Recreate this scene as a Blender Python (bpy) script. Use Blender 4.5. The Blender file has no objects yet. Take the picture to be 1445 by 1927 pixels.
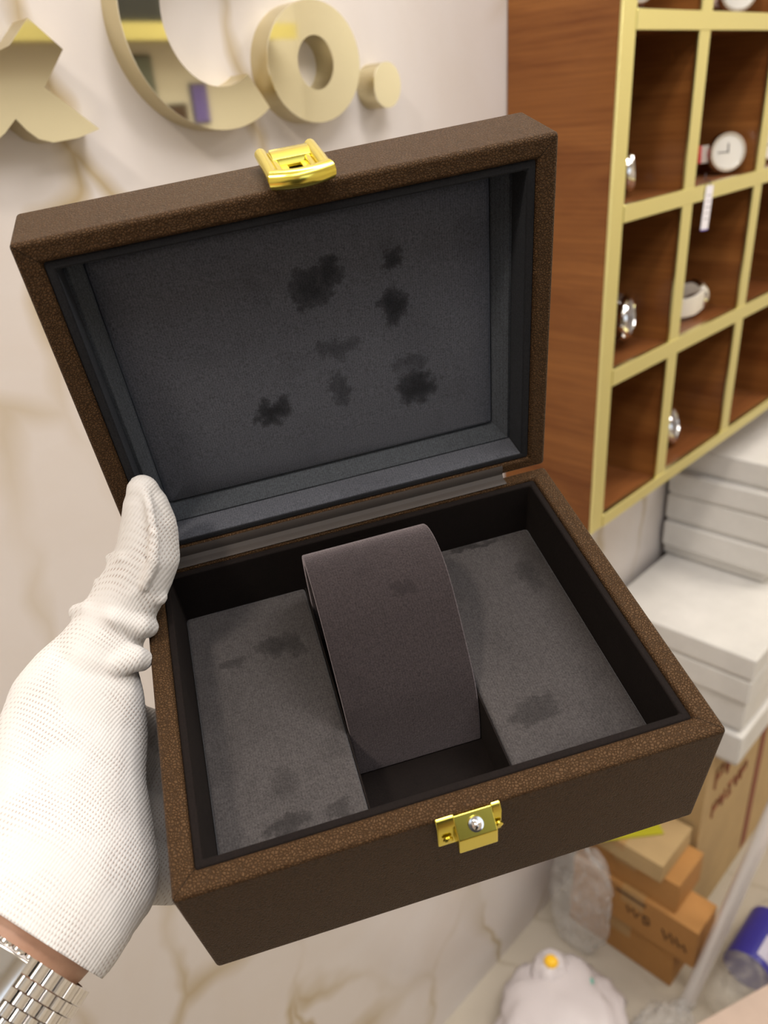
import bpy, bmesh, math, random
from mathutils import Vector, Matrix, Quaternion
from mathutils import noise as mnoise

# ------------------------------------------------------------------ scene, camera, world, lights
scene = bpy.context.scene
COL = scene.collection
scene.view_settings.view_transform = 'Standard'
scene.view_settings.look = 'None'
scene.view_settings.gamma = 1.0
scene.view_settings.use_curve_mapping = False
scene.view_settings.exposure = 0.15

FW, FH = 1445, 1927
F_PX = 1488.84
PPX, PPY = 673.169, 964.953
CAM = Vector((0.0, 0.0, 1.512))
# rows of the world->camera rotation (x right, y down, z forward)
MR = Vector((0.7110359, -0.6987671, -0.0784378))
MD = Vector((-0.3653844, -0.27186522, -0.89027161))
MF = Vector((0.60076801, 0.66167502, -0.44862453))
cam_data = bpy.data.cameras.new('camera')
cam = bpy.data.objects.new('camera', cam_data)
COL.objects.link(cam)
m4 = Matrix.Identity(4)
for i in range(3):
    m4[i][0] = MR[i]; m4[i][1] = -MD[i]; m4[i][2] = -MF[i]; m4[i][3] = CAM[i]
cam.matrix_world = m4
cam_data.sensor_fit = 'AUTO'
cam_data.sensor_width = 36.0
cam_data.lens = F_PX * 36.0 / FH
cam_data.shift_x = (FW / 2 - PPX) / FH
cam_data.shift_y = (PPY - FH / 2) / FH
cam_data.clip_start = 0.01
cam_data.dof.use_dof = True
cam_data.dof.focus_distance = 0.295
cam_data.dof.aperture_fstop = 12.0
scene.camera = cam

world = bpy.data.worlds.new('world')
scene.world = world
world.use_nodes = True
world.node_tree.nodes['Background'].inputs[0].default_value = (0.95, 0.93, 0.92, 1)
world.node_tree.nodes['Background'].inputs[1].default_value = 0.25


def area(name, loc, target, sx, sy, power, col):
    d = bpy.data.lights.new(name, 'AREA')
    d.shape = 'RECTANGLE'; d.size = sx; d.size_y = sy; d.energy = power; d.color = col
    o = bpy.data.objects.new(name, d)
    COL.objects.link(o)
    o.location = loc
    o.rotation_euler = (Vector(target) - Vector(loc)).to_track_quat('-Z', 'Y').to_euler()
    return o


area('ceiling_panel_light', (0.40, 0.22, 2.70), (0.30, 0.18, 0), 1.5, 0.25, 20, (1.0, 0.96, 0.925))
area('ceiling_spot_light', (-0.70, 0.05, 2.45), (-0.05, 0.18, 1.3), 0.16, 0.16, 9, (1.0, 0.89, 0.76))
area('ceiling_aisle_light', (1.9, -0.15, 2.70), (1.8, -0.1, 0), 0.9, 0.35, 12, (1.0, 0.93, 0.83))
area('ceiling_fill_light', (0.1, -0.62, 2.70), (0.1, -0.50, 0), 2.0, 0.40, 16, (1.0, 0.975, 0.955))  # forward fill added to even out the brightness of the marble wall
area('far_wall_fill_light', (2.3, -1.4, 2.70), (2.5, -1.4, 0), 0.9, 0.9, 23, (1.0, 0.94, 0.84))  # added to brighten the walls that the gold letters mirror
area('shop_front_daylight', (-0.6, -2.3, 1.7), (0.3, 0.6, 1.3), 1.6, 1.4, 8, (0.62, 0.80, 1.0))


# ------------------------------------------------------------------ materials
def new_mat(name):
    m = bpy.data.materials.new(name)
    m.use_nodes = True
    nt = m.node_tree
    return m, nt, nt.nodes['Principled BSDF']


def N(nt, t, **kw):
    n = nt.nodes.new(t)
    for k, v in kw.items():
        setattr(n, k, v)
    return n


def simple(name, col, rough=0.5, metal=0.0, spec=0.5, **kw):
    m, nt, b = new_mat(name)
    b.inputs['Base Color'].default_value = (*col, 1)
    b.inputs['Roughness'].default_value = rough
    b.inputs['Metallic'].default_value = metal
    b.inputs['Specular IOR Level'].default_value = spec
    for k, v in kw.items():
        b.inputs[k.replace('_', ' ')].default_value = v
    return m


def ramp(nt, fac, stops):
    r = N(nt, 'ShaderNodeValToRGB')
    e = r.color_ramp.elements
    while len(e) < len(stops):
        e.new(0.5)
    for i, (p, c) in enumerate(stops):
        e[i].position = p; e[i].color = (*c, 1) if len(c) == 3 else c
    nt.links.new(fac, r.inputs[0])
    return r


def objcoord(nt, scale=(1, 1, 1), rot=(0, 0, 0)):
    tc = N(nt, 'ShaderNodeTexCoord')
    mp = N(nt, 'ShaderNodeMapping')
    mp.inputs['Scale'].default_value = scale
    mp.inputs['Rotation'].default_value = rot
    nt.links.new(tc.outputs['Object'], mp.inputs[0])
    return mp.outputs[0]


def noise(nt, vec, scale, detail=3, rough=0.5, dist=0.0):
    n = N(nt, 'ShaderNodeTexNoise')
    n.inputs['Scale'].default_value = scale
    n.inputs['Detail'].default_value = detail
    n.inputs['Roughness'].default_value = rough
    n.inputs['Distortion'].default_value = dist
    if vec is not None:
        nt.links.new(vec, n.inputs['Vector'])
    return n


def mixc(nt, fac, a, b, mode='MIX'):
    n = N(nt, 'ShaderNodeMix', data_type='RGBA', blend_type=mode)
    for idx, v in ((0, fac), (6, a), (7, b)):
        if hasattr(v, 'is_output'):
            nt.links.new(v, n.inputs[idx])
        elif isinstance(v, (int, float)):
            n.inputs[idx].default_value = v
        else:
            n.inputs[idx].default_value = (*v, 1)
    return n.outputs[2]


def math_n(nt, op, a, b=None):
    n = N(nt, 'ShaderNodeMath', operation=op)
    for i, v in enumerate((a, b)):
        if v is None:
            continue
        if hasattr(v, 'is_output'):
            nt.links.new(v, n.inputs[i])
        else:
            n.inputs[i].default_value = v
    return n.outputs[0]


def bump(nt, b, height, strength, dist):
    n = N(nt, 'ShaderNodeBump')
    n.inputs['Strength'].default_value = strength
    n.inputs['Distance'].default_value = dist
    nt.links.new(height, n.inputs['Height'])
    nt.links.new(n.outputs[0], b.inputs['Normal'])


def mat_marble(name, base, warm, vein, rough=0.22):
    m, nt, b = new_mat(name)
    v = objcoord(nt, (1, 1, 1))
    n1 = noise(nt, v, 2.3, 4, 0.55)
    add = N(nt, 'ShaderNodeVectorMath', operation='MULTIPLY_ADD')
    nt.links.new(n1.outputs['Color'], add.inputs[0])
    add.inputs[1].default_value = (0.34, 0.34, 0.34)
    nt.links.new(v, add.inputs[2])
    mp = N(nt, 'ShaderNodeMapping')
    mp.inputs['Scale'].default_value = (5.2, 0.0, 1.7)
    mp.inputs['Rotation'].default_value = (0, math.radians(10), 0)
    nt.links.new(add.outputs[0], mp.inputs[0])
    vo = N(nt, 'ShaderNodeTexVoronoi', feature='DISTANCE_TO_EDGE')
    vo.inputs['Scale'].default_value = 1.0
    nt.links.new(mp.outputs[0], vo.inputs['Vector'])
    wn = noise(nt, v, 3.0, 3)
    width = math_n(nt, 'MULTIPLY', wn.outputs['Fac'], 0.085)
    line = math_n(nt, 'DIVIDE', vo.outputs['Distance'], width)
    lr = ramp(nt, line, [(0.0, (1, 1, 1)), (0.55, (0.45, 0.45, 0.45)), (1.0, (0, 0, 0))])
    mask = noise(nt, v, 2.6, 2)
    mr = ramp(nt, mask.outputs['Fac'], [(0.40, (0, 0, 0)), (0.60, (1, 1, 1))])
    fac = math_n(nt, 'MULTIPLY', lr.outputs[0], mr.outputs[0])
    fac = math_n(nt, 'MULTIPLY', fac, 0.9)
    cl = noise(nt, v, 4.0, 6, 0.6, 0.6)
    cr = ramp(nt, cl.outputs['Fac'], [(0.3, warm), (0.62, base)])
    nt.links.new(mixc(nt, fac, cr.outputs[0], vein), b.inputs['Base Color'])
    b.inputs['Roughness'].default_value = rough
    b.inputs['Specular IOR Level'].default_value = 0.35
    return m


def mat_wood(name, a, c, rough, axis):
    m, nt, b = new_mat(name)
    sc = {'x': (1.2, 9, 9), 'y': (9, 1.2, 9), 'z': (9, 9, 1.2)}[axis]
    v = objcoord(nt, sc)
    n1 = noise(nt, v, 2.0, 8, 0.62, 0.9)
    v2 = objcoord(nt, tuple(s * (1 if s < 2 else 14) for s in sc))
    n2 = noise(nt, v2, 3.0, 4, 0.6)
    f = math_n(nt, 'ADD', math_n(nt, 'MULTIPLY', n1.outputs['Fac'], 0.7), math_n(nt, 'MULTIPLY', n2.outputs['Fac'], 0.3))
    r = ramp(nt, f, [(0.34, a), (0.5, tuple((x + y) / 2 for x, y in zip(a, c))), (0.66, c)])
    nt.links.new(r.outputs[0], b.inputs['Base Color'])
    b.inputs['Roughness'].default_value = rough
    b.inputs['Specular IOR Level'].default_value = 0.25
    return m


def mat_leather(name, lid_side):
    m, nt, b = new_mat(name)
    v = objcoord(nt)
    w = noise(nt, v, 220, 2)
    add = N(nt, 'ShaderNodeVectorMath', operation='MULTIPLY_ADD')
    nt.links.new(w.outputs['Color'], add.inputs[0])
    add.inputs[1].default_value = (0.0018, 0.0018, 0.0018)
    nt.links.new(v, add.inputs[2])
    vo = N(nt, 'ShaderNodeTexVoronoi', feature='DISTANCE_TO_EDGE')
    vo.inputs['Scale'].default_value = 1050
    nt.links.new(add.outputs[0], vo.inputs['Vector'])
    h = ramp(nt, vo.outputs['Distance'], [(0.0, (0, 0, 0)), (0.20, (0.75, 0.75, 0.75)), (0.6, (1, 1, 1))])
    fine = noise(nt, v, 2600, 2)
    # mitred seams running in from the rim corners
    sp = N(nt, 'ShaderNodeSeparateXYZ')
    nt.links.new(v, sp.inputs[0])
    ex = math_n(nt, 'MINIMUM', sp.outputs[0], math_n(nt, 'SUBTRACT', 0.18, sp.outputs[0]))
    ey = math_n(nt, 'SUBTRACT', 0.1395, sp.outputs[2]) if lid_side else sp.outputs[1]
    sd = math_n(nt, 'ABSOLUTE', math_n(nt, 'SUBTRACT', ex, ey))
    near = math_n(nt, 'LESS_THAN', ex, 0.0085)
    seam = math_n(nt, 'MULTIPLY', math_n(nt, 'LESS_THAN', sd, 0.00022), near)
    flat = math_n(nt, 'LESS_THAN', sp.outputs[1], 0.1400 + .0085) if lid_side else math_n(nt, 'GREATER_THAN', sp.outputs[2], -0.002)
    seam = math_n(nt, 'MULTIPLY', seam, flat)
    hh = math_n(nt, 'ADD', h.outputs[0], math_n(nt, 'MULTIPLY', fine.outputs['Fac'], 0.35))
    hh = math_n(nt, 'SUBTRACT', hh, math_n(nt, 'MULTIPLY', seam, 1.6))
    bump(nt, b, hh, 0.9, 0.00025)
    c = mixc(nt, h.outputs[0], (0.026, 0.0140, 0.0070), (0.078, 0.0425, 0.0205))
    c = mixc(nt, math_n(nt, 'MULTIPLY', seam, 0.8), c, (0.010, 0.007, 0.005))
    nt.links.new(c, b.inputs['Base Color'])
    b.inputs['Roughness'].default_value = 0.42
    b.inputs['Specular IOR Level'].default_value = 0.11
    b.inputs['Specular Tint'].default_value = (1.0, 0.78, 0.55, 1)
    return m


def mat_velvet(name, dark, lit, sheen, sheencol, patch=40, spots=(), ax=(0, 2), base_patch=0.25):
    m, nt, b = new_mat(name)
    v = objcoord(nt)
    n1 = noise(nt, v, patch, 4, 0.6, 0.4)
    r = ramp(nt, n1.outputs['Fac'], [(0.30, (1 - base_patch,) * 3), (0.48, (1, 1, 1))])
    keep = r.outputs[0]
    if spots:
        dn = noise(nt, v, 170, 4, 0.65)
        dv = N(nt, 'ShaderNodeVectorMath', operation='MULTIPLY_ADD')
        nt.links.new(dn.outputs['Color'], dv.inputs[0])
        dv.inputs[1].default_value = (0.016,) * 3
        nt.links.new(v, dv.inputs[2])
        sp = N(nt, 'ShaderNodeSeparateXYZ')
        nt.links.new(dv.outputs[0], sp.inputs[0])
        acc = None
        for cx, cy, rx, ry, a in spots:
            dx = math_n(nt, 'DIVIDE', math_n(nt, 'SUBTRACT', sp.outputs[ax[0]], cx + .008), rx)
            dy = math_n(nt, 'DIVIDE', math_n(nt, 'SUBTRACT', sp.outputs[ax[1]], cy + .008), ry)
            q = math_n(nt, 'ADD', math_n(nt, 'MULTIPLY', dx, dx), math_n(nt, 'MULTIPLY', dy, dy))
            rr_ = ramp(nt, q, [(0.0, (a * .95, a * .95, a * .95)), (0.45, (a * .7, a * .7, a * .7)), (1.0, (0, 0, 0))])
            acc = rr_.outputs[0] if acc is None else math_n(nt, 'MAXIMUM', acc, rr_.outputs[0])
        keep = math_n(nt, 'MULTIPLY', keep, math_n(nt, 'SUBTRACT', 1.0, acc))
    rib = N(nt, 'ShaderNodeTexWave', wave_type='BANDS', bands_direction='X')
    rib.inputs['Scale'].default_value = 330
    rib.inputs['Distortion'].default_value = 2.5
    rib.inputs['Detail'].default_value = 2
    nt.links.new(v, rib.inputs['Vector'])
    fz = noise(nt, v, 1500, 3, 0.75)
    k = math_n(nt, 'ADD', math_n(nt, 'MULTIPLY', rib.outputs['Fac'], 0.10), math_n(nt, 'MULTIPLY', fz.outputs['Fac'], 1.5))
    k = math_n(nt, 'SUBTRACT', k, 0.15)
    nap = math_n(nt, 'MULTIPLY', keep, k)
    nt.links.new(mixc(nt, nap, dark, lit), b.inputs['Base Color'])
    b.inputs['Roughness'].default_value = 0.85
    b.inputs['Specular IOR Level'].default_value = 0.08
    sw = math_n(nt, 'MULTIPLY', math_n(nt, 'ADD', math_n(nt, 'MULTIPLY', nap, 0.8), 0.15), sheen)
    nt.links.new(sw, b.inputs['Sheen Weight'])
    b.inputs['Sheen Roughness'].default_value = 0.45
    b.inputs['Sheen Tint'].default_value = (*sheencol, 1)
    bump(nt, b, fz.outputs['Fac'], 0.5, 0.0004)
    return m


def mat_knit():
    m, nt, b = new_mat('white_cotton_knit')
    v = objcoord(nt)
    d = noise(nt, v, 45, 2)
    add = N(nt, 'ShaderNodeVectorMath', operation='MULTIPLY_ADD')
    nt.links.new(d.outputs['Color'], add.inputs[0])
    add.inputs[1].default_value = (0.0035, 0.0035, 0.0035)
    nt.links.new(v, add.inputs[2])
    sp = N(nt, 'ShaderNodeSeparateXYZ')
    nt.links.new(add.outputs[0], sp.inputs[0])
    sx = math_n(nt, 'SINE', math_n(nt, 'MULTIPLY', sp.outputs[0], 2 * math.pi / 0.00115))
    sy = math_n(nt, 'SINE', math_n(nt, 'MULTIPLY', sp.outputs[1], 2 * math.pi / 0.0017))
    rib = math_n(nt, 'MULTIPLY_ADD', sx, 0.5)
    nt.nodes[-1].inputs[2].default_value = 0.5
    ribinv = math_n(nt, 'SUBTRACT', 1.0, rib)
    hole = math_n(nt, 'MULTIPLY', math_n(nt, 'POWER', ribinv, 4.0), math_n(nt, 'POWER', math_n(nt, 'MULTIPLY_ADD', sy, 0.5), 2.0))
    hn = noise(nt, v, 55, 2)
    hm = ramp(nt, hn.outputs['Fac'], [(0.38, (0.15, 0.15, 0.15)), (0.6, (1, 1, 1))])
    hole = math_n(nt, 'MULTIPLY', hole, hm.outputs[0])
    c = mixc(nt, hole, (0.60, 0.58, 0.565), (0.28, 0.195, 0.15))
    nt.links.new(c, b.inputs['Base Color'])
    b.inputs['Roughness'].default_value = 0.9
    b.inputs['Specular IOR Level'].default_value = 0.1
    b.inputs['Sheen Weight'].default_value = 0.25
    b.inputs['Subsurface Weight'].default_value = 0.0
    hgt = math_n(nt, 'SUBTRACT', rib, math_n(nt, 'MULTIPLY', hole, 1.3))
    bump(nt, b, hgt, 0.32, 0.0003)
    return m


def mat_skin():
    m, nt, b = new_mat('skin')
    v = objcoord(nt)
    n1 = noise(nt, v, 60, 4, 0.6)
    r = ramp(nt, n1.outputs['Fac'], [(0.35, (0.40, 0.215, 0.135)), (0.65, (0.51, 0.295, 0.195))])
    nt.links.new(r.outputs[0], b.inputs['Base Color'])
    b.inputs['Roughness'].default_value = 0.5
    f = noise(nt, v, 900, 2)
    bump(nt, b, f.outputs['Fac'], 0.2, 0.0003)
    return m


def mat_film(name, col, alpha, rough=0.15):
    m, nt, b = new_mat(name)
    v = objcoord(nt)
    n1 = noise(nt, v, 35, 4, 0.6, 1.0)
    r = ramp(nt, n1.outputs['Fac'], [(0.35, (alpha * 0.55,) * 3), (0.65, (min(1, alpha * 1.4),) * 3)])
    b.inputs['Base Color'].default_value = (*col, 1)
    b.inputs['Roughness'].default_value = rough
    nt.links.new(r.outputs[0], b.inputs['Alpha'])
    bump(nt, b, n1.outputs['Fac'], 0.6, 0.01)
    return m


def mat_card(name, col):
    m, nt, b = new_mat(name)
    v = objcoord(nt)
    n1 = noise(nt, v, 14, 5, 0.6)
    r = ramp(nt, n1.outputs['Fac'], [(0.3, tuple(c * 0.86 for c in col)), (0.7, col)])
    nt.links.new(r.outputs[0], b.inputs['Base Color'])
    b.inputs['Roughness'].default_value = 0.75
    return m


MARBLE = mat_marble('veined_marble', (0.63, 0.585, 0.565), (0.60, 0.54, 0.50), (0.40, 0.305, 0.165))
FLOOR = mat_marble('beige_floor_tile', (0.46, 0.41, 0.34), (0.42, 0.37, 0.30), (0.36, 0.31, 0.24), 0.3)
PAINT = simple('cream_paint', (0.72, 0.67, 0.58), 0.7)
CEIL = simple('white_ceiling_paint', (0.78, 0.75, 0.70), 0.8)
WOOD = mat_wood('glossy_red_brown_wood', (0.120, 0.036, 0.009), (0.285, 0.112, 0.030), 0.28, 'y')
WOODX = mat_wood('glossy_red_brown_wood_back', (0.11, 0.034, 0.012), (0.24, 0.090, 0.028), 0.28, 'x')
GOLDF = simple('satin_gold_trim', (0.85, 0.79, 0.36), 0.30, 1.0)
GOLDM = simple('mirror_gold', (0.93, 0.90, 0.70), 0.035, 1.0)
GOLDS = simple('brushed_gold_side', (0.66, 0.58, 0.36), 0.3, 1.0)
GOLDL = simple('bright_brass', (0.86, 0.73, 0.13), 0.22, 1.0)
STEEL = simple('polished_steel', (0.78, 0.76, 0.75), 0.10, 1.0)
STEELB = simple('brushed_steel', (0.66, 0.65, 0.64), 0.25, 1.0)
CHROME = simple('white_coated_tube', (0.80, 0.77, 0.76), 0.25, 0.25)
LEATHER = mat_leather('brown_pebbled_leather', False)
LEATHERL = mat_leather('brown_pebbled_leather_lid', True)
HINGEL = simple('grey_brown_leather_hinge', (0.050, 0.042, 0.038), 0.5)
VELVET = mat_velvet('charcoal_velvet', (0.008, 0.007, 0.007), (0.078, 0.070, 0.069), 0.5, (0.62, 0.63, 0.68), 30,
                    [(.046, .103, .012, .006, .6), (.052, .100, .006, .006, .5), (.027, .100, .008, .003, .45), (.039, .042, .006, .007, .3), (.036, .026, .012, .004, .6),
                     (.055, .027, .006, .004, .5), (.142, .128, .016, .003, .7), (.159, .103, .006, .010, .4), (.134, .040, .013, .006, .5)], (0, 1))
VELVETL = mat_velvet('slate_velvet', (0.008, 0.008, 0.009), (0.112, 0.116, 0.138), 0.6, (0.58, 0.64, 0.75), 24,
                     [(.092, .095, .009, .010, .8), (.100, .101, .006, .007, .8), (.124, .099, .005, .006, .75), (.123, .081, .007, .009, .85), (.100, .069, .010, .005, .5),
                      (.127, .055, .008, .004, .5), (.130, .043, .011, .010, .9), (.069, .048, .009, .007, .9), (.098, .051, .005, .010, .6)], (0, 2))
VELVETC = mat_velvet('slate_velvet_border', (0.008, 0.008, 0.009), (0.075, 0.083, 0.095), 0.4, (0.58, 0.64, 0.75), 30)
VELVETLW = mat_velvet('lid_wall_shaded_velvet', (0.007, 0.007, 0.008), (0.020, 0.020, 0.022), 0.12, (0.58, 0.64, 0.75), 40)  # darker copy of the lid velvet, wall shade put into its colour
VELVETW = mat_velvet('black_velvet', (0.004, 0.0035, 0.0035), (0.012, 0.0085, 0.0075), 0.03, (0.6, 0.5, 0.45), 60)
VELVETP = mat_velvet('dark_plum_velvet', (0.006, 0.005, 0.0055), (0.043, 0.034, 0.035), 1.0, (0.72, 0.62, 0.66), 20, [(.098, .083, .006, .004, .4)], (0, 1))
KNIT = mat_knit()
SKIN = mat_skin()
WHITEC = mat_card('white_card', (0.70, 0.68, 0.65))
CARD1 = mat_card('kraft_cardboard', (0.46, 0.225, 0.065))
CARD2 = mat_card('pale_kraft_cardboard', (0.50, 0.345, 0.165))
CARD3 = mat_card('pinkish_card', (0.52, 0.40, 0.33))
INK = simple('dark_ink', (0.05, 0.025, 0.015), 0.7)
INKR = simple('red_brown_ink', (0.22, 0.06, 0.03), 0.7)
FILM = mat_film('clear_plastic_film', (0.84, 0.82, 0.80), 0.24)
FILMT = mat_film('clear_bottle_plastic', (0.75, 0.70, 0.60), 0.22, 0.08)
BAGW = simple('white_plastic_bag', (0.62, 0.57, 0.58), 0.35)
TEAL = simple('teal_print', (0.12, 0.42, 0.34), 0.4)
GREEN = simple('green_strip', (0.055, 0.20, 0.03), 0.5)
LIME = simple('yellow_green_strap', (0.45, 0.42, 0.02), 0.4)
YELLOW = simple('yellow_plastic', (0.95, 0.55, 0.02), 0.3)
BLUE = simple('blue_label', (0.035, 0.03, 0.28), 0.3)
LILAC = simple('lilac_print', (0.50, 0.48, 0.60), 0.4)
WSTRAP = simple('white_strap', (0.74, 0.69, 0.62), 0.5)
PSTRAP = simple('pale_pink_strap', (0.72, 0.55, 0.48), 0.5)
GSTRAP = simple('grey_strap', (0.30, 0.29, 0.29), 0.5)
REDS = simple('red_edge', (0.55, 0.02, 0.02), 0.4)
DIALW = simple('silver_dial', (0.78, 0.77, 0.74), 0.3, 0.3)
DIALG = simple('grey_dial', (0.42, 0.42, 0.44), 0.3, 0.4)
TAGM = simple('white_paper_tag', (0.78, 0.75, 0.80), 0.6)
PURPLE = simple('purple_edge', (0.16, 0.12, 0.42), 0.6)
STRING = simple('dark_string', (0.06, 0.05, 0.06), 0.8)
TROUS = simple('dark_trouser_cloth', (0.03, 0.03, 0.038), 0.85)
HAIR = simple('dark_hair', (0.015, 0.011, 0.009), 0.5)
EYE = simple('eye_white', (0.6, 0.58, 0.56), 0.2)
LIP = simple('lip', (0.38, 0.15, 0.12), 0.45)
GREYG = simple('grey_green_print', (0.16, 0.18, 0.15), 0.5)
BROWND = simple('dark_brown_print', (0.07, 0.035, 0.02), 0.5)
BLACK = simple('black_cloth', (0.02, 0.02, 0.022), 0.8)


# ------------------------------------------------------------------ builders
class MB:
    def __init__(s):
        s.v = []; s.f = []

    def add(s, vs, fs):
        k = len(s.v)
        s.v += [Vector(v) for v in vs]
        s.f += [tuple(i + k for i in f) for f in fs]
        return s

    def box(s, lo, hi, mat=None):
        x0, y0, z0 = lo; x1, y1, z1 = hi
        vs = [(x0, y0, z0), (x1, y0, z0), (x1, y1, z0), (x0, y1, z0), (x0, y0, z1), (x1, y0, z1), (x1, y1, z1), (x0, y1, z1)]
        if mat is not None:
            vs = [mat @ Vector(v) for v in vs]
        return s.add(vs, [(3, 2, 1, 0), (4, 5, 6, 7), (0, 1, 5, 4), (1, 2, 6, 5), (2, 3, 7, 6), (3, 0, 4, 7)])

    def rings(s, rings, closed_u=True, cap0=True, cap1=True, loop=False):
        n = len(rings[0]); vs = [p for r in rings for p in r]; fs = []
        R = len(rings)
        for i in range(R if loop else R - 1):
            for j in range(n if closed_u else n - 1):
                a = i * n + j; b = i * n + (j + 1) % n
                c = ((i + 1) % R) * n + (j + 1) % n; d = ((i + 1) % R) * n + j
                fs.append((a, b, c, d))
        if not loop:
            if cap0: fs.append(tuple(reversed(range(n))))
            if cap1: fs.append(tuple((R - 1) * n + j for j in range(n)))
        return s.add(vs, fs)

    def tube(s, pts, r, n=12):
        pts = [Vector(p) for p in pts]
        rr = r if isinstance(r, (list, tuple)) else [r] * len(pts)
        rings = []; up = None
        for i, p in enumerate(pts):
            t = (pts[min(i + 1, len(pts) - 1)] - pts[max(i - 1, 0)]).normalized()
            if up is None:
                up = Vector((0, 0, 1)) if abs(t.z) < 0.9 else Vector((1, 0, 0))
            a = t.cross(up).normalized(); bb = a.cross(t).normalized(); up = bb
            rings.append([p + (a * math.cos(q) + bb * math.sin(q)) * rr[i] for q in [2 * math.pi * k / n for k in range(n)]])
        return s.rings(rings)

    def lathe(s, prof, n=32, mat=None):
        rings = [[Vector((r * math.cos(q), r * math.sin(q), z)) for q in [2 * math.pi * k / n for k in range(n)]] for r, z in prof]
        if mat is not None:
            rings = [[mat @ p for p in r] for r in rings]
        return s.rings(rings)

    def prism(s, poly, holes, to3, d0, d1):
        """extrude a 2D outline (with one optional hole of the same vertex count) between depths d0 and d1"""
        n = len(poly)
        if holes:
            h = holes
            rings = [[to3(*p, d0) for p in poly], [to3(*p, d1) for p in poly], [to3(*p, d1) for p in h], [to3(*p, d0) for p in h]]
            return s.rings(rings, loop=True)
        return s.rings([[to3(*p, d0) for p in poly], [to3(*p, d1) for p in poly]])

    def build(s, name, mat, parent=None, origin=None, bevel=0.0, segs=2, smooth=True, frame=None, fix=True):
        me = bpy.data.meshes.new(name)
        vs = s.v
        if frame is not None:
            inv = frame.inverted(); vs = [inv @ v for v in vs]
        elif origin is not None:
            o_ = Vector(origin); vs = [v - o_ for v in vs]
        me.from_pydata([tuple(v) for v in vs], [], s.f)
        if fix:
            bm = bmesh.new(); bm.from_mesh(me)
            bmesh.ops.recalc_face_normals(bm, faces=bm.faces)
            bm.to_mesh(me); bm.free()
        me.validate()
        mats = mat if isinstance(mat, (list, tuple)) else [mat]
        for mm in mats:
            me.materials.append(mm)
        o = bpy.data.objects.new(name, me)
        COL.objects.link(o)
        if parent is not None:
            o.parent = parent
        if frame is not None and parent is None:
            o.matrix_world = frame
        elif origin is not None:
            o.location = origin
        if bevel > 0:
            b = o.modifiers.new('bevel', 'BEVEL')
            b.width = bevel; b.segments = segs; b.limit_method = 'ANGLE'; b.angle_limit = math.radians(35)
            b.harden_normals = True
        if smooth:
            for p in me.polygons:
                p.use_smooth = True
            if bevel <= 0:
                me.set_sharp_from_angle(angle=math.radians(40))
        return o


def tag(o, label=None, cat=None, group=None, kind=None):
    if label: o['label'] = label
    if cat: o['category'] = cat
    if group: o['group'] = group
    if kind: o['kind'] = kind
    return o


def empty(name, loc, label, cat, group=None, mat=None):
    o = bpy.data.objects.new(name, None)
    o.empty_display_size = 0.02
    COL.objects.link(o)
    if mat is not None:
        o.matrix_world = mat
    else:
        o.location = loc
    return tag(o, label, cat, group)


def eval_mesh(o):
    bpy.context.view_layer.update()
    dg = bpy.context.evaluated_depsgraph_get()
    return bpy.data.meshes.new_from_object(o.evaluated_get(dg))


# ------------------------------------------------------------------ the room
X0, X1, Y0, Y1, ZC = -1.6, 3.1, -2.4, 0.6, 2.75
tag(MB().box((X0, Y1, 0), (X1, Y1 + 0.1, ZC)).build('wall_back', MARBLE, smooth=False), kind='structure')
tag(MB().box((X0 - .1, Y0 - .1, -0.1), (X1 + .1, Y1 + .1, 0)).build('floor', FLOOR, smooth=False), kind='structure')
tag(MB().box((X0 - .1, Y0 - .1, ZC), (X1 + .1, Y1 + .1, ZC + 0.1)).build('ceiling', CEIL, smooth=False), kind='structure')
tag(MB().box((X0 - .1, Y0 - .1, 0), (X1 + .1, Y0, ZC)).build('wall_front', PAINT, smooth=False), kind='structure')
tag(MB().box((X1, Y0, 0), (X1 + .1, Y1 + .1, ZC)).build('wall_right', PAINT, smooth=False), kind='structure')
tag(MB().box((X0 - .1, Y0, 0), (X0, Y1 + .1, ZC)).build('wall_left', PAINT, smooth=False), kind='structure')

# ------------------------------------------------------------------ gold letters on the marble wall
ZB = 1.509
YF = 0.577


def wall3(x, z, d):
    return Vector((x, d, z))


def letter(name, label, poly, hole=None, base=None):
    e = empty(name, base, label, 'letter', 'gold letters on the marble wall')
    fr = Matrix.Translation(Vector(base))
    MB().prism(poly, hole, wall3, YF + 0.0012, Y1).build('side_return', GOLDS, e, smooth=True, frame=fr)
    MB().prism(poly, hole, wall3, YF, YF + 0.0012).build('mirror_face', GOLDM, e, smooth=False, frame=fr)
    return e


def ellipse(cx, cz, rx, rz, n=72):
    return [(cx + rx * math.cos(2 * math.pi * k / n), cz + rz * math.sin(2 * math.pi * k / n)) for k in range(n)]


letter('letter_o', 'round mirror-gold letter o with a small oval hole', ellipse(0.5215, 1.554, 0.0525, 0.0460), ellipse(0.5215, 1.554, 0.0205, 0.0205), (0.5215, 0.6, 1.508))
letter('full_stop', 'small solid gold disc, the full stop after the letter o', ellipse(0.6085, 1.534, 0.0180, 0.0190), None, (0.6085, 0.6, 1.515))
# C: open ring
cc = (0.421, 1.588)
outer, inner = [], []
for k in range(61):
    a = math.radians(44 + (304 - 44) * k / 60)
    outer.append((cc[0] + 0.0800 * math.cos(a), cc[1] + 0.0790 * math.sin(a)))
    inner.append((cc[0] + 0.0445 * math.cos(a) * 1.04, cc[1] + 0.0485 * math.sin(a)))
# terminal rises inward as in the sign
polyC = outer + list(reversed(inner))


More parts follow.
